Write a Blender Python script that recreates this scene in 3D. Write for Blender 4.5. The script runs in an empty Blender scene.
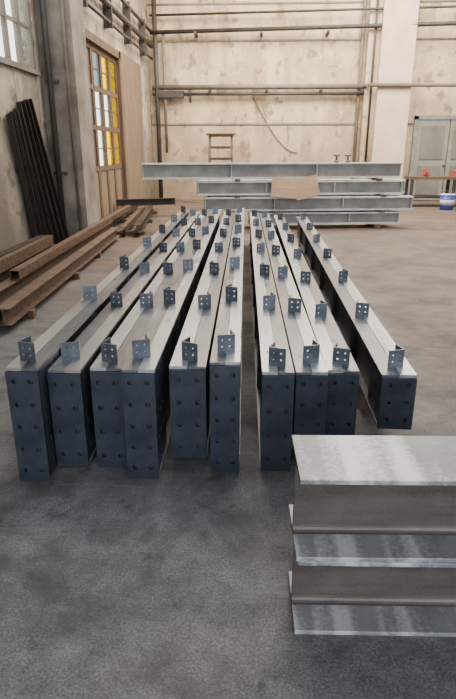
import bpy, bmesh, math, random
from mathutils import Vector, Matrix
random.seed(7)
A = math.radians(2.9)
def P(X, Y):            # survey frame (camera heading) -> building frame
    return (X*math.cos(A)-Y*math.sin(A), X*math.sin(A)+Y*math.cos(A))
def V(X, Y, Z):
    p, q = P(X, Y); return Vector((p, q, Z))

# ------------------------------------------------------------ materials
def mat(name, cols, scale=4, rough=.6, metal=0, bump=0, stretch=(1,1,1), detail=8, rough2=None, lo=.3, hi=.7, speck=0, speckcol=(.3,.28,.26), sscale=90):
    m = bpy.data.materials.new(name); m.use_nodes = True
    nt = m.node_tree; n = nt.nodes; l = nt.links
    b = n['Principled BSDF']
    tc = n.new('ShaderNodeTexCoord'); mp = n.new('ShaderNodeMapping')
    mp.inputs['Scale'].default_value = stretch
    l.new(tc.outputs['Object'], mp.inputs[0])
    no = n.new('ShaderNodeTexNoise'); no.inputs['Scale'].default_value = scale
    no.inputs['Detail'].default_value = detail; no.inputs['Roughness'].default_value = .62
    l.new(mp.outputs[0], no.inputs['Vector'])
    cr = n.new('ShaderNodeValToRGB'); e = cr.color_ramp.elements
    e[0].position = lo; e[1].position = hi
    e[0].color = (*cols[0], 1); e[1].color = (*cols[-1], 1)
    for i, c in enumerate(cols[1:-1]):
        x = e.new(lo+(hi-lo)*(i+1)/(len(cols)-1)); x.color = (*c, 1)
    l.new(no.outputs['Fac'], cr.inputs[0])
    out = cr.outputs[0]
    if speck:
        n3=n.new('ShaderNodeTexNoise'); n3.inputs['Scale'].default_value=sscale; n3.inputs['Detail'].default_value=3; n3.inputs['Roughness'].default_value=.7
        l.new(tc.outputs['Object'],n3.inputs['Vector'])
        r3=n.new('ShaderNodeValToRGB'); r3.color_ramp.elements[0].position=.5; r3.color_ramp.elements[1].position=.68; r3.color_ramp.elements[1].color=(speck,speck,speck,1)
        l.new(n3.outputs['Fac'],r3.inputs[0])
        mx=n.new('ShaderNodeMixRGB'); l.new(r3.outputs[0],mx.inputs[0]); l.new(out,mx.inputs[1]); mx.inputs[2].default_value=(*speckcol,1); out=mx.outputs[0]
    l.new(out, b.inputs['Base Color'])
    b.inputs['Metallic'].default_value = metal; b.inputs['Roughness'].default_value = rough
    if rough2 is not None:
        mr = n.new('ShaderNodeMapRange'); mr.inputs['From Min'].default_value=.3; mr.inputs['From Max'].default_value=.7
        mr.inputs['To Min'].default_value = rough; mr.inputs['To Max'].default_value = rough2
        l.new(no.outputs['Fac'], mr.inputs['Value']); l.new(mr.outputs[0], b.inputs['Roughness'])
    if bump:
        bu = n.new('ShaderNodeBump'); bu.inputs['Strength'].default_value = bump; bu.inputs['Distance'].default_value=.01
        n2 = n.new('ShaderNodeTexNoise'); n2.inputs['Scale'].default_value = scale*8; n2.inputs['Detail'].default_value=5
        l.new(mp.outputs[0], n2.inputs['Vector'])
        l.new(n2.outputs['Fac'], bu.inputs['Height']); l.new(bu.outputs[0], b.inputs['Normal'])
    return m

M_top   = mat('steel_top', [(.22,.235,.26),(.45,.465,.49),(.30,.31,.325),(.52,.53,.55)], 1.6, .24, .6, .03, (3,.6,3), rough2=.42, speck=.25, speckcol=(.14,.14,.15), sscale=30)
M_top2  = mat('steel_top_dark', [(.075,.085,.105),(.17,.18,.205),(.12,.12,.13),(.22,.225,.24)], 1.9, .24, .6, .03, (3,.6,3), rough2=.42, speck=.25, speckcol=(.07,.07,.08), sscale=30)  # darker tone for one top strip and the bottom flanges
M_topb  = mat('steel_top_brown', [(.24,.23,.23),(.36,.35,.34),(.26,.215,.185),(.40,.38,.37)], 1.3, .26, .5, .03, (3,.6,3), rough2=.42)
M_side  = mat('steel_side', [(.014,.017,.025),(.04,.043,.052),(.08,.062,.05)], 2.5, .42, .4, .05, (2,.8,2))
M_plate = mat('steel_end_plate', [(.012,.015,.025),(.028,.034,.048),(.045,.050,.064)], 6, .40, .3, .04, detail=4)
M_cleat = mat('steel_cleat', [(.045,.055,.075),(.12,.135,.16)], 14, .36, .5, .05)
M_hweb  = mat('mill_steel_web', [(.030,.025,.023),(.055,.044,.038),(.085,.072,.064),(.068,.064,.064)], 3, .48, .3, .12, (.7,1,3), lo=.25, hi=.75, speck=.4, speckcol=(.14,.125,.115), sscale=150)
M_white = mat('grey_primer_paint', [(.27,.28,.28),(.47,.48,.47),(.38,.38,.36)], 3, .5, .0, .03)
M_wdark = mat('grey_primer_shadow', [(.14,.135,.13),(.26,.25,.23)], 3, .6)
M_rust  = mat('rusty_steel', [(.028,.019,.015),(.075,.046,.032),(.14,.085,.055),(.09,.075,.066)], 4, .55, .35, .15, (4,1,4))
M_rustd = mat('dark_rusty_steel', [(.016,.013,.012),(.05,.036,.029)], 4, .55, .35, .1, (4,4,.8))
M_wood  = mat('weathered_timber', [(.045,.028,.018),(.13,.08,.05)], 5, .8, 0, .2, (5,5,.5))
M_board = mat('timber_boarding', [(.10,.066,.042),(.21,.145,.095)], 4, .8, 0, .2, (3,3,.4))
M_woodl = mat('pale_timber', [(.38,.25,.14),(.52,.37,.23)], 4, .8, 0, .1)
M_pipe  = mat('dark_pipe_paint', [(.02,.018,.016),(.055,.047,.04)], 4, .6)
M_pipeg = mat('grey_pipe_paint', [(.10,.085,.07),(.18,.15,.12)], 4, .6)
M_col   = mat('column_plaster', [(.085,.07,.057),(.17,.14,.115),(.25,.21,.175)], 2.0, .85, 0, .25)
M_coll  = mat('column_paint', [(.46,.35,.275),(.60,.47,.375)], 2, .85, 0, .1)
M_ceil  = mat('ceiling_concrete', [(.2,.18,.16),(.3,.28,.25)], 2, .9)
M_door  = mat('door_grey_paint', [(.15,.15,.13),(.23,.225,.195)], 2, .6)
M_doord = mat('door_grey_panel', [(.10,.10,.09),(.16,.155,.135)], 2, .6)
M_blue  = mat('blue_plastic', [(.02,.05,.25),(.03,.08,.35)], 3, .4)
M_red   = mat('red_paint', [(.25,.04,.03),(.35,.07,.05)], 3, .5)
M_black = mat('black_knob_hole_shade', [(.004,.004,.004),(.008,.008,.008)], 3, .8)  # door knob, and black backing that stands for shade in bolt holes
M_card  = mat('cardboard', [(.32,.20,.12),(.44,.30,.19)], 3, .9)

def mill_top():
    m = mat('mill_steel_flange', [(.11,.116,.13),(.16,.166,.18),(.21,.216,.23)], 5, .45, .3, .08, (1,1,1), speck=.4, speckcol=(.28,.285,.30), sscale=130)
    nt=m.node_tree; n=nt.nodes; l=nt.links; b=n['Principled BSDF']
    src=b.inputs['Base Color'].links[0].from_socket
    tc=n.new('ShaderNodeTexCoord'); mp=n.new('ShaderNodeMapping'); mp.inputs['Scale'].default_value=(7.0,.7,1)
    no=n.new('ShaderNodeTexNoise'); no.inputs['Scale'].default_value=1.3; no.inputs['Detail'].default_value=2
    l.new(tc.outputs['Object'],mp.inputs[0]); l.new(mp.outputs[0],no.inputs['Vector'])
    n2=n.new('ShaderNodeTexNoise'); n2.inputs['Scale'].default_value=60; n2.inputs['Detail'].default_value=4; n2.inputs['Roughness'].default_value=.7
    l.new(tc.outputs['Object'],n2.inputs['Vector'])
    ad=n.new('ShaderNodeMath'); ad.operation='MULTIPLY_ADD'; ad.inputs[1].default_value=.35
    l.new(n2.outputs['Fac'],ad.inputs[0]); l.new(no.outputs['Fac'],ad.inputs[2])
    cr=n.new('ShaderNodeValToRGB'); cr.color_ramp.elements[0].position=.66; cr.color_ramp.elements[1].position=.84; cr.color_ramp.elements[1].color=(.8,.8,.8,1)
    l.new(ad.outputs[0],cr.inputs[0])
    mx=n.new('ShaderNodeMixRGB'); l.new(cr.outputs[0],mx.inputs[0]); l.new(src,mx.inputs[1]); mx.inputs[2].default_value=(.50,.51,.53,1)
    l.new(mx.outputs[0],b.inputs['Base Color'])
    return m
M_hflange = mill_top()

def plaster(name, base, light, stain, dark):
    m=bpy.data.materials.new(name); m.use_nodes=True; nt=m.node_tree; n=nt.nodes; l=nt.links; b=n['Principled BSDF']
    tc=n.new('ShaderNodeTexCoord')
    def noise(sc,st,d=6):
        mp=n.new('ShaderNodeMapping'); mp.inputs['Scale'].default_value=st
        l.new(tc.outputs['Object'],mp.inputs[0])
        o=n.new('ShaderNodeTexNoise'); o.inputs['Scale'].default_value=sc; o.inputs['Detail'].default_value=d; o.inputs['Roughness'].default_value=.6
        l.new(mp.outputs[0],o.inputs['Vector']); return o.outputs['Fac']
    def ramp(s,a,bb,mxv=1):
        r=n.new('ShaderNodeValToRGB'); r.color_ramp.elements[0].position=a; r.color_ramp.elements[1].position=bb
        r.color_ramp.elements[1].color=(mxv,mxv,mxv,1)
        l.new(s,r.inputs[0]); return r.outputs[0]
    def mix(f,a,c):
        x=n.new('ShaderNodeMixRGB'); l.new(f,x.inputs[0])
        if isinstance(a,tuple): x.inputs[1].default_value=(*a,1)
        else: l.new(a,x.inputs[1])
        x.inputs[2].default_value=(*c,1); return x.outputs[0]
    c=mix(ramp(noise(.6,(1,1,1)),.35,.65),base,light)
    c=mix(ramp(noise(1.1,(2.2,2.2,.35)),.46,.66),c,stain)
    c=mix(ramp(noise(.9,(1,1,1),10),.50,.60,.85),c,dark)
    c=mix(ramp(noise(3,(1,1,.8),9),.56,.64,.9),c,tuple(x*.65 for x in stain))
    c=mix(ramp(noise(8,(1,1,1),9),.60,.66,.6),c,tuple(x*1.15 for x in light))
    # dirt rising from the floor
    sx=n.new('ShaderNodeSeparateXYZ'); l.new(tc.outputs['Object'],sx.inputs[0])
    ma=n.new('ShaderNodeMath'); ma.operation='MULTIPLY_ADD'; ma.inputs[1].default_value=-3.0; l.new(noise(1.5,(1,1,1)),ma.inputs[0]); l.new(sx.outputs['Z'],ma.inputs[2])
    mr=n.new('ShaderNodeMapRange'); mr.inputs['From Min'].default_value=1.2; mr.inputs['From Max'].default_value=-1.3; mr.inputs['To Max'].default_value=.85
    l.new(ma.outputs[0],mr.inputs['Value'])
    c=mix(mr.outputs[0],c,tuple(x*.58 for x in stain))
    l.new(c,b.inputs['Base Color']); b.inputs['Roughness'].default_value=.9
    bu=n.new('ShaderNodeBump'); bu.inputs['Strength'].default_value=.25; l.new(noise(12,(1,1,1)),bu.inputs['Height']); l.new(bu.outputs[0],b.inputs['Normal'])
    return m
M_wallb = plaster('back_wall_plaster',(.47,.36,.245),(.61,.49,.35),(.33,.245,.17),(.40,.305,.21))
M_walll = plaster('left_wall_plaster',(.30,.245,.19),(.42,.365,.30),(.14,.11,.083),(.20,.16,.125))

def floor_mat():
    m=bpy.data.materials.new('workshop_floor'); m.use_nodes=True; nt=m.node_tree; n=nt.nodes; l=nt.links; b=n['Principled BSDF']
    tc=n.new('ShaderNodeTexCoord')
    def noise(sc,d=8,r=.6,st=None,rot=0,dist=0):
        o=n.new('ShaderNodeTexNoise'); o.inputs['Scale'].default_value=sc; o.inputs['Detail'].default_value=d; o.inputs['Roughness'].default_value=r; o.inputs['Distortion'].default_value=dist
        if st:
            mp=n.new('ShaderNodeMapping'); mp.inputs['Scale'].default_value=st; mp.inputs['Rotation'].default_value=(0,0,rot)
            l.new(tc.outputs['Object'],mp.inputs[0]); l.new(mp.outputs[0],o.inputs['Vector'])
        else: l.new(tc.outputs['Object'],o.inputs['Vector'])
        return o.outputs['Fac']
    def ramp(s,a,bb,ca=(0,0,0),cb=(1,1,1)):
        r=n.new('ShaderNodeValToRGB'); r.color_ramp.elements[0].position=a; r.color_ramp.elements[1].position=bb
        r.color_ramp.elements[0].color=(*ca,1); r.color_ramp.elements[1].color=(*cb,1)
        l.new(s,r.inputs[0]); return r.outputs[0]
    def mix(f,a,c,t='MIX'):
        x=n.new('ShaderNodeMixRGB'); x.blend_type=t
        if isinstance(f,float): x.inputs[0].default_value=f
        else: l.new(f,x.inputs[0])
        l.new(a,x.inputs[1])
        if isinstance(c,tuple): x.inputs[2].default_value=(*c,1)
        else: l.new(c,x.inputs[2])
        return x.outputs[0]
    g=ramp(noise(1.3),.3,.7,(.076,.075,.079),(.135,.134,.138))
    br=ramp(noise(.9),.3,.7,(.070,.048,.036),(.130,.092,.069))
    sx=n.new('ShaderNodeSeparateXYZ'); l.new(tc.outputs['Object'],sx.inputs[0])
    a=n.new('ShaderNodeMath'); a.operation='MULTIPLY_ADD'; a.inputs[1].default_value=.9; l.new(sx.outputs['X'],a.inputs[0]); l.new(sx.outputs['Y'],a.inputs[2])
    nn=n.new('ShaderNodeMath'); nn.operation='MULTIPLY_ADD'; nn.inputs[1].default_value=3.0; l.new(noise(.7),nn.inputs[0]); l.new(a.outputs[0],nn.inputs[2])
    mr=n.new('ShaderNodeMapRange'); mr.inputs['From Min'].default_value=3.8; mr.inputs['From Max'].default_value=8.0; l.new(nn.outputs[0],mr.inputs['Value'])
    c=mix(mr.outputs[0],g,br)
    c=mix(.85,c,ramp(noise(110,3,.7),.40,.62,(.6,.6,.6),(1.4,1.4,1.4)),'MULTIPLY')
    c=mix(.7,c,ramp(noise(9,10,.72),.36,.64,(.6,.6,.6),(1.35,1.35,1.35)),'MULTIPLY')
    # oily stains, dusty scuffs, tyre/drag tracks
    c=mix(ramp(noise(1.5,10,.66,dist=.3),.51,.61,(0,0,0),(.75,.75,.75)),c,(.045,.042,.043))
    c=mix(ramp(noise(6,9,.7,dist=.3),.60,.66,(0,0,0),(.7,.7,.7)),c,(.036,.034,.035))
    c=mix(ramp(noise(1.6,9,.75,(.5,3.4,1),.5,.4),.57,.68,(0,0,0),(.5,.5,.5)),c,(.19,.186,.182))
    c=mix(ramp(noise(2.4,9,.75,(4,.35,1),-.25,.5),.60,.70,(0,0,0),(.4,.4,.4)),c,(.17,.156,.144))
    l.new(c,b.inputs['Base Color'])
    rr=n.new('ShaderNodeMapRange'); rr.inputs['From Min'].default_value=.3; rr.inputs['From Max'].default_value=.7; rr.inputs['To Min'].default_value=.42; rr.inputs['To Max'].default_value=.8; l.new(noise(1.5,8),rr.inputs['Value']); l.new(rr.outputs[0],b.inputs['Roughness'])
    b.inputs['Specular IOR Level'].default_value=.35
    bu=n.new('ShaderNodeBump'); bu.inputs['Strength'].default_value=.5; bu.inputs['Distance'].default_value=.012
    l.new(noise(28,8,.7),bu.inputs['Height']); l.new(bu.outputs[0],b.inputs['Normal'])
    return m
M_floor=floor_mat()

def pane(name,col,tr):
    m=bpy.data.materials.new(name); m.use_nodes=True; nt=m.node_tree; n=nt.nodes; l=nt.links
    n.clear(); o=n.new('ShaderNodeOutputMaterial'); t=n.new('ShaderNodeBsdfTransparent'); d=n.new('ShaderNodeBsdfTranslucent'); mx=n.new('ShaderNodeMixShader')
    no=n.new('ShaderNodeTexNoise'); no.inputs['Scale'].default_value=2
    cr=n.new('ShaderNodeValToRGB'); cr.color_ramp.elements[0].color=(*[c*.8 for c in col],1); cr.color_ramp.elements[1].color=(*col,1)
    l.new(no.outputs['Fac'],cr.inputs[0]); l.new(cr.outputs[0],t.inputs[0]); l.new(cr.outputs[0],d.inputs[0])
    mx.inputs[0].default_value=tr; l.new(t.outputs[0],mx.inputs[1]); l.new(d.outputs[0],mx.inputs[2]); l.new(mx.outputs[0],o.inputs[0]); return m
M_glass=pane('dusty_glass',(1,.98,.90),.03)
M_dglass=pane('dirty_glass',(.42,.44,.42),.3)
M_yel=pane('yellow_glass',(.92,.70,.09),.15)

# ------------------------------------------------------------ mesh builder
class B:
    def __init__(s,name): s.name=name; s.bm=bmesh.new(); s.mats=[]
    def mi(s,m):
        if m not in s.mats: s.mats.append(m)
        return s.mats.index(m)
    def box(s,x0,x1,y0,y1,z0,z1,m,M=None):
        vs=[s.bm.verts.new((x,y,z)) for z in (z0,z1) for y in (y0,y1) for x in (x0,x1)]
        if M is not None:
            for v in vs: v.co=M@v.co
        k=s.mi(m)
        for f in ((0,2,3,1),(4,5,7,6),(0,1,5,4),(2,6,7,3),(0,4,6,2),(1,3,7,5)):
            s.bm.faces.new([vs[i] for i in f]).material_index=k
    def prof(s,pts,l0,l1,m,M=None,mtop=None):   # profile in local (y,z), extruded along x
        a=[s.bm.verts.new((l0,y,z)) for y,z in pts]; b=[s.bm.verts.new((l1,y,z)) for y,z in pts]
        k=s.mi(m); n=len(pts); fs=[]
        fs.append(s.bm.faces.new(a)); fs.append(s.bm.faces.new(b[::-1]))
        for i in range(n): 
            f=s.bm.faces.new((a[i],b[i],b[(i+1)%n],a[(i+1)%n])); fs.append(f)
        for f in fs: f.material_index=k
        if mtop:
            kt=s.mi(mtop)
            for i,f in enumerate(fs[2:]):
                if abs(pts[i][1]-pts[(i+1)%n][1])<.0005 and abs(pts[i][0]-pts[(i+1)%n][0])>.05: f.material_index=kt
                if abs(abs(pts[i][0])-max(abs(y) for y,z in pts))<1e-5 and abs(pts[i][0]-pts[(i+1)%n][0])<1e-5: f.material_index=kt
        if M is not None:
            for v in a+b: v.co=M@v.co
    def cyl(s,p0,p1,r,m,n=12,r1=None):
        p0=Vector(p0);p1=Vector(p1); d=(p1-p0).normalized(); q=d.to_track_quat('Z','Y'); r1=r if r1 is None else r1
        a=[];b=[]
        for i in range(n):
            t=2*math.pi*i/n; o=Vector((math.cos(t),math.sin(t),0))
            a.append(s.bm.verts.new(p0+q@(o*r))); b.append(s.bm.verts.new(p1+q@(o*r1)))
        k=s.mi(m); s.bm.faces.new(a[::-1]).material_index=k; s.bm.faces.new(b).material_index=k
        for i in range(n):
            f=s.bm.faces.new((a[i],a[(i+1)%n],b[(i+1)%n],b[i])); f.material_index=k; f.smooth=True
    def tube(s,pts,r,m):
        for a,b in zip(pts,pts[1:]): s.cyl(a,b,r,m,8)
    def plate(s,w,h,t,xs,zs,r,m,M,N=16):
        k=s.mi(m)
        bx=[-w/2]+[(a+b)/2 for a,b in zip(xs,xs[1:])]+[w/2]; bz=[0]+[(a+b)/2 for a,b in zip(zs,zs[1:])]+[h]
        def nv(x,y,z): return s.bm.verts.new(M@Vector((x,y,z)))
        for i,cx in enumerate(xs):
            for j,cz in enumerate(zs):
                o=[];hh=[]
                for q in range(N):
                    c=math.cos(2*math.pi*q/N); sn=math.sin(2*math.pi*q/N); mm=max(abs(c),abs(sn)); ox=c/mm; oz=sn/mm
                    X=cx+ox*((bx[i+1]-cx) if ox>0 else (cx-bx[i])); Z=cz+oz*((bz[j+1]-cz) if oz>0 else (cz-bz[j]))
                    o.append((nv(X,0,Z),nv(X,t,Z))); hh.append((nv(cx+r*c,0,cz+r*sn),nv(cx+r*c,t,cz+r*sn)))
                for q in range(N):
                    p=(q+1)%N
                    for f in ((o[q][0],o[p][0],hh[p][0],hh[q][0]),(o[p][1],o[q][1],hh[q][1],hh[p][1]),(hh[q][0],hh[p][0],hh[p][1],hh[q][1])):
                        s.bm.faces.new(f).material_index=k
        c=[(-w/2,0),(w/2,0),(w/2,h),(-w/2,h)]
        for i in range(4):
            a=c[i];b=c[(i+1)%4]
            s.bm.faces.new((nv(a[0],0,a[1]),nv(b[0],0,b[1]),nv(b[0],t,b[1]),nv(a[0],t,a[1]))).material_index=k
    def done(s,M=None,bevel=0,recalc=True):
        if recalc: bmesh.ops.recalc_face_normals(s.bm,faces=s.bm.faces)
        me=bpy.data.meshes.new(s.name); s.bm.to_mesh(me); s.bm.free()
        for m in s.mats: me.materials.append(m)
        ob=bpy.data.objects.new(s.name,me); bpy.context.scene.collection.objects.link(ob)
        if M is not None: ob.matrix_world=M
        if bevel:
            md=ob.modifiers.new('bevel','BEVEL'); md.width=bevel; md.segments=2; md.limit_method='ANGLE'
        return ob
def ipts(w,h,tf,tw,r=0):
    a=w/2; b=tw/2
    R=[(a,0),(a,tf)]
    R+= [(b+r-r*math.sin(t),tf+r-r*math.cos(t)) for t in [0,.39,.785,1.18,1.57]] if r else [(b,tf)]
    R+= [(b+r-r*math.cos(t),h-tf-r+r*math.sin(t)) for t in [0,.39,.785,1.18,1.57]] if r else [(b,h-tf)]
    R+=[(a,h-tf),(a,h)]
    L=[(-y,z) for y,z in R][::-1]
    return R+L
def chan(w,h,t):  return [(0,0),(w,0),(w,t),(t,t),(t,h-t),(w,h-t),(w,h),(0,h)]
def ang(w,h,t):   return [(0,0),(w,0),(w,t),(t,t),(t,h),(0,h)]
def along(p0,p1,roll=0):
    p0=Vector(p0);p1=Vector(p1); d=p1-p0; x=d.normalized(); y=Vector((0,0,1)).cross(x)
    if y.length<1e-4: y=Vector((0,1,0))
    y.normalize(); z=x.cross(y)
    M=Matrix((x,y,z)).transposed().to_4x4(); M.translation=p0
    return M@Matrix.Rotation(roll,4,'X'), d.length

# ------------------------------------------------------------ room shell
PL=-3.48; QB=19.55; PR=13.0; Q0=-5.0; H=7.6
b=B('floor'); b.box(PL-.3,PR+.3,Q0-6,QB+.3,-.2,0,M_floor); b.done()
b=B('wall_back'); b.box(PL-.3,PR+.3,QB,QB+.3,0,H,M_wallb)
b.done()
b=B('wall_left')
sill,wt,WE=2.75,6.3,9.55
G0,G1,GT=12.05,15.3,3.85
b.box(PL-.3,PL,Q0,4.9,0,H,M_walll)
b.box(PL-.3,PL,4.9,WE,0,sill,M_walll); b.box(PL-.3,PL,4.9,WE,wt,H,M_walll)
b.box(PL-.3,PL,WE,G0,0,H,M_walll)
b.box(PL-.3,PL,G0,G1,GT,H,M_walll)
b.box(PL-.3,PL,G1,QB,0,H,M_walll)
b.done()
b=B('wall_right'); b.box(PR,PR+.3,Q0,QB,0,H,M_wallb); b.done()
b=B('ceiling')
for a0,a1 in ((Q0,3.5),(5.5,9.5),(12,15),(18,QB+.3)): b.box(PL-.3,PR+.3,a0,a1,H,H+.25,M_ceil)
for a0,a1 in ((3.5,5.5),(9.5,12),(15,18)):
    b.box(PL-.3,-1.5,a0,a1,H,H+.25,M_ceil); b.box(11,PR+.3,a0,a1,H,H+.25,M_ceil)
b.done()
b=B('window_1')
b.box(PL-.06,PL-.05,4.95,WE-.02,sill+.02,wt-.05,M_glass)
n=10
for i in range(n+1):
    q=4.9+ (WE-4.9)*i/n; w=.07 if i%5==0 else .018
    b.box(PL-.09,PL-.01,max(4.9,q-w),min(WE,q+w),sill,wt,M_pipeg)
for i in range(7):
    z=sill+(wt-sill)*i/6; w=.04 if i in(0,3,6) else .018
    b.box(PL-.085,PL-.015,4.9,WE,max(sill,z-w),min(wt,z+w),M_pipeg)
b.box(PL,PL+.06,4.9,WE,sill-.06,sill,M_col)
b.done()
# glazed timber gate in the left wall
b=B('door_1')
b.box(PL-.2,PL+.05,G0,G0+.16,0,GT,M_wood); b.box(PL-.2,PL+.05,G1-.16,G1,0,GT,M_wood); b.box(PL-.2,PL+.05,G0,G1,GT-.16,GT,M_wood)
n=4; q0=G0+.16; q1=G1-.16; dw=(q1-q0)/n
pat=[[M_wood,M_dglass,M_wood],[M_glass,M_glass,M_dglass],[M_yel,M_glass,M_yel],[M_yel,M_yel,M_yel]]
for i in range(n):
    a=q0+i*dw; c=a+dw
    b.box(PL-.12,PL-.04,a+.01,a+.08,0.03,GT-.17,M_wood); b.box(PL-.12,PL-.04,c-.08,c-.01,.03,GT-.17,M_wood)
    for z in (.03,1.15,2.0,2.8,GT-.27): b.box(PL-.12,PL-.04,a+.08,c-.08,z,z+.1,M_wood)
    b.box(PL-.1,PL-.06,a+.08,c-.08,.13,1.15,M_board)
    for j,(z0,z1) in enumerate(((1.25,2.0),(2.1,2.8),(2.9,GT-.27))):
        b.box(PL-.085,PL-.075,a+.08,c-.08,z0,z1,pat[i][j])
        b.box(PL-.10,PL-.06,a+.08,c-.08,(z0+z1)/2-.012,(z0+z1)/2+.012,M_wood)
b.done()
b=B('trim_1')
q=15.35
while q<17.8:
    b.box(PL,PL+.03,q,q+.2,0.0,3.9,M_board); q+=.21
b.done()
b=B('column'); b.box(PL,-2.93,9.75,10.5,0,H,M_col); 
b.cyl((-3.33,9.68,0.0),(-3.33,9.68,H),.045,M_pipe); b.cyl((-3.05,9.72,0),(-3.05,9.72,H),.025,M_pipeg)
for z in (1.2,2.6,4.0,5.4): b.box(-3.42,-3.2,9.70,9.75,z,z+.05,M_pipe)
b.done()
b=B('column'); b.box(3.62,4.62,QB-.55,QB,0,H,M_coll); b.box(3.27,3.62,QB-.3,QB,0,H,M_wallb)
b.cyl((3.12,QB-.12,0),(3.12,QB-.12,H),.05,M_pipeg); b.cyl((3.45,QB-.38,1.0),(3.45,QB-.38,H),.035,M_pipe); b.done()
b=B('trim_2')
for z in (2.35,4.75,5.75): b.box(PL+.01,3.2,QB-.03,QB,z,z+.05,M_col); b.box(4.62,PR,QB-.03,QB,z,z+.05,M_col)
b.done()
b=B('wall_pipes')
b.cyl((PL+.1,QB-.25,4.98),(PR-.1,QB-.75,5.18),.06,M_pipe); b.cyl((PL+.1,QB-.2,5.45),(PR-.1,QB-.7,5.6),.035,M_pipe)
b.cyl((PL+.1,QB-.2,3.45),(3.3,QB-.2,3.45),.075,M_pipeg); b.cyl((PL+.1,QB-.2,3.25),(3.3,QB-.2,3.25),.04,M_pipe)
b.cyl((3.3,QB-.62,3.45),(PR-.1,QB-.62,3.42),.06,M_pipeg); b.cyl((3.3,QB-.62,3.45),(3.3,QB-.2,3.45),.06,M_pipeg)
b.cyl((PL+.25,QB-.2,0),(PL+.25,QB-.2,6.4),.07,M_pipe); b.cyl((PL+.5,QB-.2,1.5),(PL+.5,QB-.2,5.0),.045,M_pipeg)
b.box(PL+.3,PL+1.1,QB-.3,QB-.05,3.15,3.35,M_pipe); b.cyl((PL+1.3,QB-.2,3.45),(PL+1.3,QB-.2,3.0),.03,M_pipe)
for p in (-2,0,2,6,8,10):
    b.box(p,p+.08,QB-.55,QB,4.88,4.95,M_pipe); 
for p in (-1.6,.2,1.9): b.box(p,p+.08,QB-.3,QB,3.32,3.38,M_pipe)
b.done()
b=B('left_wall_pipes')
b.cyl((PL+.14,11,4.6),(PL+.14,QB-.3,4.6),.07,M_pipe); b.cyl((PL+.14,11,5.0),(PL+.14,QB-.3,5.0),.05,M_pipe); b.cyl((PL+.14,10.6,4.25),(PL+.14,QB-.3,4.25),.035,M_pipe)
for q in (12,14,16,18): b.box(PL,PL+.2,q,q+.06,4.15,5.1,M_pipe)
b.done()
b=B('hanging_cable')
pts=[]
for i in range(25):
    t=i/24; pts.append((-.2+1.5*t,QB-.03,3.2-1.7*math.sin(t*1.57)))
b.tube(pts,.014,M_pipeg); b.cyl((-.2,QB-.2,3.2),(-.2,QB-.02,3.2),.02,M_pipeg); b.done()

b=B('door_2')
b.box(4.95,5.07,QB-.1,QB,0,2.6,M_wdark); b.box(7.1,7.22,QB-.1,QB,0,2.6,M_wdark); b.box(4.95,7.22,QB-.1,QB,2.5,2.62,M_wdark)
for a in (5.08,6.1):
    b.box(a,a+.98,QB-.07,QB,0.02,2.5,M_door)
    b.box(a+.12,a+.86,QB-.09,QB-.07,.2,1.1,M_doord); b.box(a+.12,a+.86,QB-.09,QB-.07,1.3,2.3,M_doord)
b.cyl((6.02,QB-.07,1.1),(6.02,QB-.16,1.1),.03,M_black); b.done()

# ------------------------------------------------------------ fabricated beams
rows=[2.62,3.75,4.85,6.0,7.1,8.25,9.5]
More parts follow.
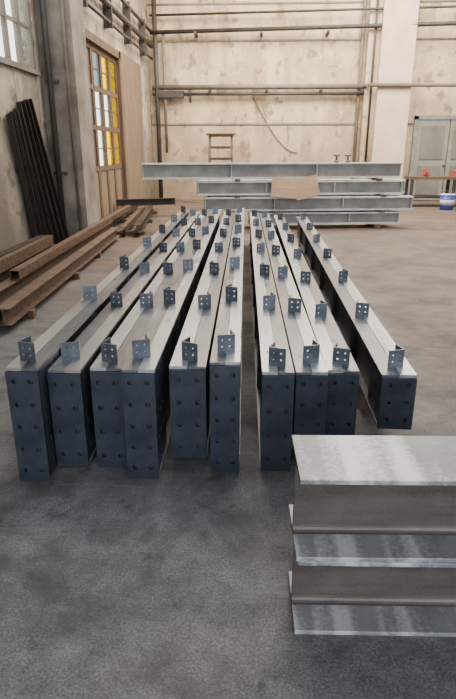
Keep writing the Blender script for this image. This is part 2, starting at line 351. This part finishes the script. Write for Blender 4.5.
#      Xn     Xf     w    top  bot  Y0    nrows
beams=[(-.985,-.73,.155,.62,0.0,2.47,5),
       (-.815,-.56,.165,.57,0.03,2.57,4),
       (-.610,-.37,.165,.57,0.0,2.60,4),
       (-.435,-.19,.160,.60,0.0,2.50,5),
       (-.205,.03,.185,.57,0.05,2.62,4),
       (-.015,.22,.150,.62,0.0,2.55,5),
       (.250,.46,.160,.56,0.0,2.57,4),
       (.425,.64,.160,.54,.07,2.62,4),
       (.610,.90,.170,.50,.12,2.74,3),
       (.890,1.28,.180,.50,.19,2.68,3)]
random.seed(3)
for i,(xn,xf,w,top,bot,y0,nr) in enumerate(beams):
    y1=10.1+random.uniform(-.15,.15)
    n0=V(xn,y0,bot); f0=V(xf,y1,bot)
    d=(f0-n0); L=d.length; yy=d.normalized(); xx=yy.cross(Vector((0,0,1)))
    M=Matrix((xx,yy,Vector((0,0,1)))).transposed().to_4x4(); M.translation=n0
    h=top-bot; b=B('steel_beam'); mt=M_topb if i in(0,1) else M_top
    for s in (-1,1):
        a0,a1=(0.0012,w/2) if s>0 else (-w/2,-.0012)
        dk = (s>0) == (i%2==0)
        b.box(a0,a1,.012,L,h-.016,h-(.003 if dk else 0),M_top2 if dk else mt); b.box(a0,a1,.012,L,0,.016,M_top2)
        wx=s*(w/2-.036); b.box(min(wx,wx-s*.01),max(wx,wx-s*.01),.012,L,.016,h-.016,M_side)
        for k in range(1,7):
            yk=L*k/7; b.box(min(wx,s*(w/2-.004)),max(wx,s*(w/2-.004)),yk-.005,yk+.005,.016,h-.016,M_side)
    b.box(-w/2+.047,w/2-.047,L-.02,L-.005,.016,h-.016,M_side)
    # black sheet painted as the shade inside the bolt holes
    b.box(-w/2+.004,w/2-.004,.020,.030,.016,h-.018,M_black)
    hz=[h*(j+.55)/(nr+.1) for j in range(nr)]
    b.plate(w,h-.018,.012,[-w*.26,w*.26],hz,.0125,M_plate,Matrix.Translation((0,0,0)))
    for s in (-1,1):
        b.box(min(s*(w/2-.033),s*(w/2-.028)),max(s*(w/2-.033),s*(w/2-.028)),.035,.335,.016,h-.018,M_black)  # black strip painted as shade behind the side-plate holes
        R=Matrix.Translation((s*(w/2-.016),.18,.016))@Matrix.Rotation(math.radians(90*s),4,'Z')@Matrix.Translation((0,-.010,0))
        b.plate(.32,h-.034,.009,[-.09,0.0,.09],hz,.0125,M_plate,R)
    for k,r in enumerate(rows):
        yl=(r-y0) if k else .10+ (0.04 if i%2 else 0)
        yl+=random.uniform(-.03,.03)
        if yl>L-.1: continue
        cw,ch=.088,.098
        s=1 if (i+k)%2 else -1
        ox=random.uniform(-.012,.012)
        Mc=Matrix.Translation((ox,yl,h-.003))@Matrix.Rotation(s*.32+random.uniform(-.08,.08),4,'Z')
        b.plate(cw,ch+.003,.008,[-.02,.02],[.037,.073],.006,M_cleat,Mc,8)
        Ms=Mc@Matrix.Translation((s*cw/2,.05,0))@Matrix.Rotation(math.radians(90),4,'Z')@Matrix.Translation((0,-.004,0))
        b.plate(.086,ch+.003,.008,[-.02,.02],[.037,.073],.006,M_cleat,Ms,8)
    b.done(M)
    if bot>.02:
        for yl in (.7,L*.5,L-.8):
            c=n0+yy*yl; bb=B('timber_block'); Mb=M.copy(); Mb.translation=Vector((c.x,c.y,0))
            bb.box(-w/2+.012,w/2-.012,-.06,.06,0,bot,M_wood); bb.done(Mb)

# ------------------------------------------------------------ foreground stacked H sections
for k,(dx,rot) in enumerate(((.0,-.2),(-.008,.2))):
    b=B('h_section_beam'); b.prof(ipts(.295,.313,.017,.012,.022),0,1.25,M_hweb,None,M_hflange)
    p=V(.236+dx,1.66,k*.3135)
    M=Matrix.Translation(p)@Matrix.Rotation(A+math.radians(rot-1),4,'Z')
    b.done(M,.002)

# ------------------------------------------------------------ painted I beams stacked at the back
def wbeam(X0,Y0,X1,Y1,z,h,w,m=M_white,name='painted_i_beam'):
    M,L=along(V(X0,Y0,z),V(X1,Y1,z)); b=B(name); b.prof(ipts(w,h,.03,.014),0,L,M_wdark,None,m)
    for t in (.02,L-.02,L*.33,L*.66):
        for s in (-1,1): b.box(t-.006,t+.006,min(s*.007,s*w*.45),max(s*.007,s*w*.45),.03,h-.03,m)
    return b.done(M)
wbeam(-1.75,11.95,3.72,12.75,1.03,.31,.26)
wbeam(-.65,12.15,3.75,12.6,.70,.28,.24)
wbeam(-.60,12.55,3.9,12.95,.70,.28,.24)
wbeam(-.50,12.10,3.95,12.45,.38,.28,.24)
wbeam(-.40,12.50,3.8,12.8,.38,.28,.24)
wbeam(.45,12.2,3.7,12.45,.09,.25,.24)
wbeam(.45,12.6,3.6,12.85,.09,.25,.24)
for z,X,Yc in ((0,.8,12.4),(0,3.2,12.6)):
    M,L=along(V(X,Yc-.45,0),V(X,Yc+.5,0)); b=B('timber_bearer'); b.box(0,L,-.06,.06,0,.09,M_wood); b.done(M)
for z,X,Yc in ((.34,1.0,12.35),(.34,3.3,12.6),(.66,.2,12.35),(.66,3.3,12.6),(.98,.2,12.4),(.98,3.2,12.65)):
    M,L=along(V(X,Yc-.38,z),V(X,Yc+.45,z)); b=B('timber_bearer'); b.box(0,L,-.05,.05,0,.05 if z>.9 else .04,M_wood); b.done(M)
for (X,Y,w,h,rz,rx) in ((1.15,12.02,.55,.40,.12,-14),(1.66,12.03,.48,.42,-.1,-14)):
    b=B('cardboard_sheet'); b.box(-w/2,w/2,-.008,.008,0,h,M_card); b.box(-w/2,w/2,-.012,-.008,h*.48,h*.52,M_woodl)
    b.done(Matrix.Translation(V(X,Y-.11,.665))@Matrix.Rotation(rz+.0,4,'Z')@Matrix.Rotation(math.radians(rx),4,'X')@Matrix.Rotation(-.25 if X>1.3 else .1,4,'Y'))
for X,Y,z in ((2.55,12.58,1.34),(2.3,12.54,1.34)):
    b=B('steel_clamp'); o=V(X,Y,z)
    b.cyl(o,o+Vector((0,0,.05)),.05,M_pipeg); b.cyl(o+Vector((0,0,.05)),o+Vector((0,0,.16)),.02,M_pipe); b.cyl(o+Vector((-.07,0,.14)),o+Vector((.07,0,.14)),.015,M_pipe); b.done()

b=B('wooden_trestle'); 
for x in (-.32,.32):
    b.cyl((x,-.3,0),(x*.85,0,1.95),.03,M_wood,8); b.cyl((x,.3,0),(x*.85,0,1.95),.03,M_wood,8)
    b.cyl((x*.95,-.16,.9),(x*.95,.16,.9),.02,M_wood,8)
for z in (.5,.95,1.35,1.62,1.9):
    y=-.3*(1-z/1.95); b.box(-.31,.31,y-.02,y+.02,z,z+.06,M_wood)
b.box(-.36,.36,-.06,.06,1.93,1.98,M_wood)
b.done(Matrix.Translation(V(-.18,15,0)))

b=B('workbench')
b.box(0,2.6,-.35,.35,.78,.86,M_wood)
for x in (.08,1.3,2.5):
    for y in (-.3,.3): b.box(x-.04,x+.04,y-.04,y+.04,0,.78,M_rustd)
b.box(.05,2.55,-.32,.32,.25,.29,M_rustd)
o=P(5.3,17.3); b.done(Matrix.Translation((o[0],o[1],0)))
b=B('bench_vice'); b.box(-.12,.12,-.1,.1,0,.06,M_red); b.box(-.05,.05,-.12,.12,.06,.2,M_red); b.cyl((0,-.3,.14),(0,.1,.14),.02,M_pipeg); b.box(-.07,.07,-.18,-.13,.06,.22,M_red)
b.done(Matrix.Translation((o[0]+.5,o[1],.86)))
b=B('toolbox'); b.box(-.25,.25,-.12,.12,0,.16,M_red); b.box(-.1,.1,-.01,.01,.2,.22,M_pipe); b.box(-.1,-.08,-.01,.01,.16,.2,M_pipe); b.box(.08,.1,-.01,.01,.16,.2,M_pipe)
b.done(Matrix.Translation((o[0]+1.5,o[1]-.05,.86)))
b=B('blue_bucket')
b.cyl((0,0,0),(0,0,.42),.17,M_blue,24,.21); b.cyl((0,0,.40),(0,0,.43),.22,M_white,24); b.cyl((0,0,.14),(0,0,.28),.186,M_white,24,.198)
pts=[(.22*math.cos(t),0-.02,.40+.12*math.sin(t)) for t in [math.pi*i/12 for i in range(13)]]
b.tube(pts,.006,M_pipe); b.done(Matrix.Translation(V(6.15,16.2,0)))

# ------------------------------------------------------------ leaning profiles on left wall
random.seed(11)
for i in range(6):
    p0=V(-2.66-.06*i,9.35-.10*i,.02)
    p1=Vector((PL+.09,P(-2.97,8.72)[1]-.14*i+.25,2.3-.05*i+random.uniform(-.05,.05)))
    M,L=along(p0,p1); b=B('leaning_steel_channel')
    b.prof([(y-.04,z-.05) for y,z in chan(.08,.10,.008)],0,L,M_rustd); b.done(M)

# ------------------------------------------------------------ rusty steel pile on the left floor
def piece(kind,X0,Y0,X1,Y1,z,w,h,m,name,roll=0):
    M,L=along(V(X0,Y0,z),V(X1,Y1,z),roll); b=B(name)
    pts={'u':chan(w,h,.009),'l':ang(w,h,.009),'i':ipts(w,h,.011,.008)}.get(kind)
    if kind=='t':
        t=.006
        b.box(0,L,-w/2,w/2,0,t,m); b.box(0,L,-w/2,w/2,h-t,h,m); b.box(0,L,-w/2,-w/2+t,t,h-t,m); b.box(0,L,w/2-t,w/2,t,h-t,m)
    else: b.prof(pts,0,L,m)
    return b.done(M)
for Y,r in ((5.4,-1.95),(7.2,-1.95),(8.75,-2.0),(11.2,-1.65),(13.2,-1.75),(15.0,-1.85)):
    M,L=along(V(max(-3.0,-3.13+(Y-5)*.05) if Y!=8.75 else -2.5,Y,0),V(r,Y+.05,0)); b=B('timber_bearer'); b.box(0,L,-.05,.05,0,.08,M_wood); b.done(M)
piece('i',-2.05,4.9,-2.09,10.6,.08,.14,.16,M_rust,'rusty_i_beam')
piece('t',-2.20,5.0,-2.215,10.2,.08,.09,.10,M_rustd,'rusty_square_tube')
piece('i',-2.36,4.7,-2.34,11.3,.08,.14,.18,M_rust,'rusty_i_beam')
piece('u',-2.66,5.0,-2.62,8.6,.08,.08,.16,M_rustd,'rusty_channel')
piece('i',-2.82,5.0,-2.78,8.5,.08,.14,.16,M_rustd,'rusty_i_beam')
piece('t',-2.32,6.0,-2.34,13.6,.265,.10,.10,M_rust,'rusty_square_tube')
piece('u',-2.60,5.6,-2.60,8.4,.265,.08,.14,M_rust,'rusty_channel')
piece('i',-2.80,5.7,-2.74,8.4,.265,.12,.14,M_rustd,'rusty_i_beam')
piece('i',-1.75,10.9,-2.02,15.4,.08,.14,.16,M_rustd,'rusty_i_beam')
piece('u',-1.97,10.9,-2.22,15.6,.08,.10,.12,M_rust,'rusty_channel')
piece('i',-2.50,11.5,-2.60,16.5,.08,.14,.2,M_rustd,'rusty_i_beam')
piece('i',-2.75,14.2,-1.35,14.7,.285,.14,.16,M_rustd,'rusty_i_beam')

# ------------------------------------------------------------ light
w=bpy.data.worlds.new('world'); bpy.context.scene.world=w; w.use_nodes=True
bg=w.node_tree.nodes['Background']; bg.inputs[0].default_value=(.87,.93,1.0,1); bg.inputs[1].default_value=4.8
def area(name,loc,rot,sx,sy,e,col):
    l=bpy.data.lights.new(name,'AREA'); l.shape='RECTANGLE'; l.size=sx; l.size_y=sy; l.energy=e; l.color=col
    o=bpy.data.objects.new(name,l); o.location=loc; o.rotation_euler=rot; bpy.context.scene.collection.objects.link(o)
area('fill_lamp_back',(2.0,15.0,7.3),(math.radians(12),0,0),10,4,3000,(1,.86,.67))  # added warm fill lamp to brighten the back area, no real fixture
area('fill_lamp_mid',(.5,9.0,7.3),(0,math.radians(8),0),6,3,650,(1,.90,.76))  # second added fill lamp, above the middle, stands for no known source

cam=bpy.data.cameras.new('camera'); co=bpy.data.objects.new('camera',cam); bpy.context.scene.collection.objects.link(co)
cam.sensor_fit='VERTICAL'; cam.sensor_height=36; cam.lens=36*560/699; cam.clip_end=200
co.location=(0,0,1.6); co.rotation_euler=(math.radians(90-19.65),0,A)
bpy.context.scene.camera=co
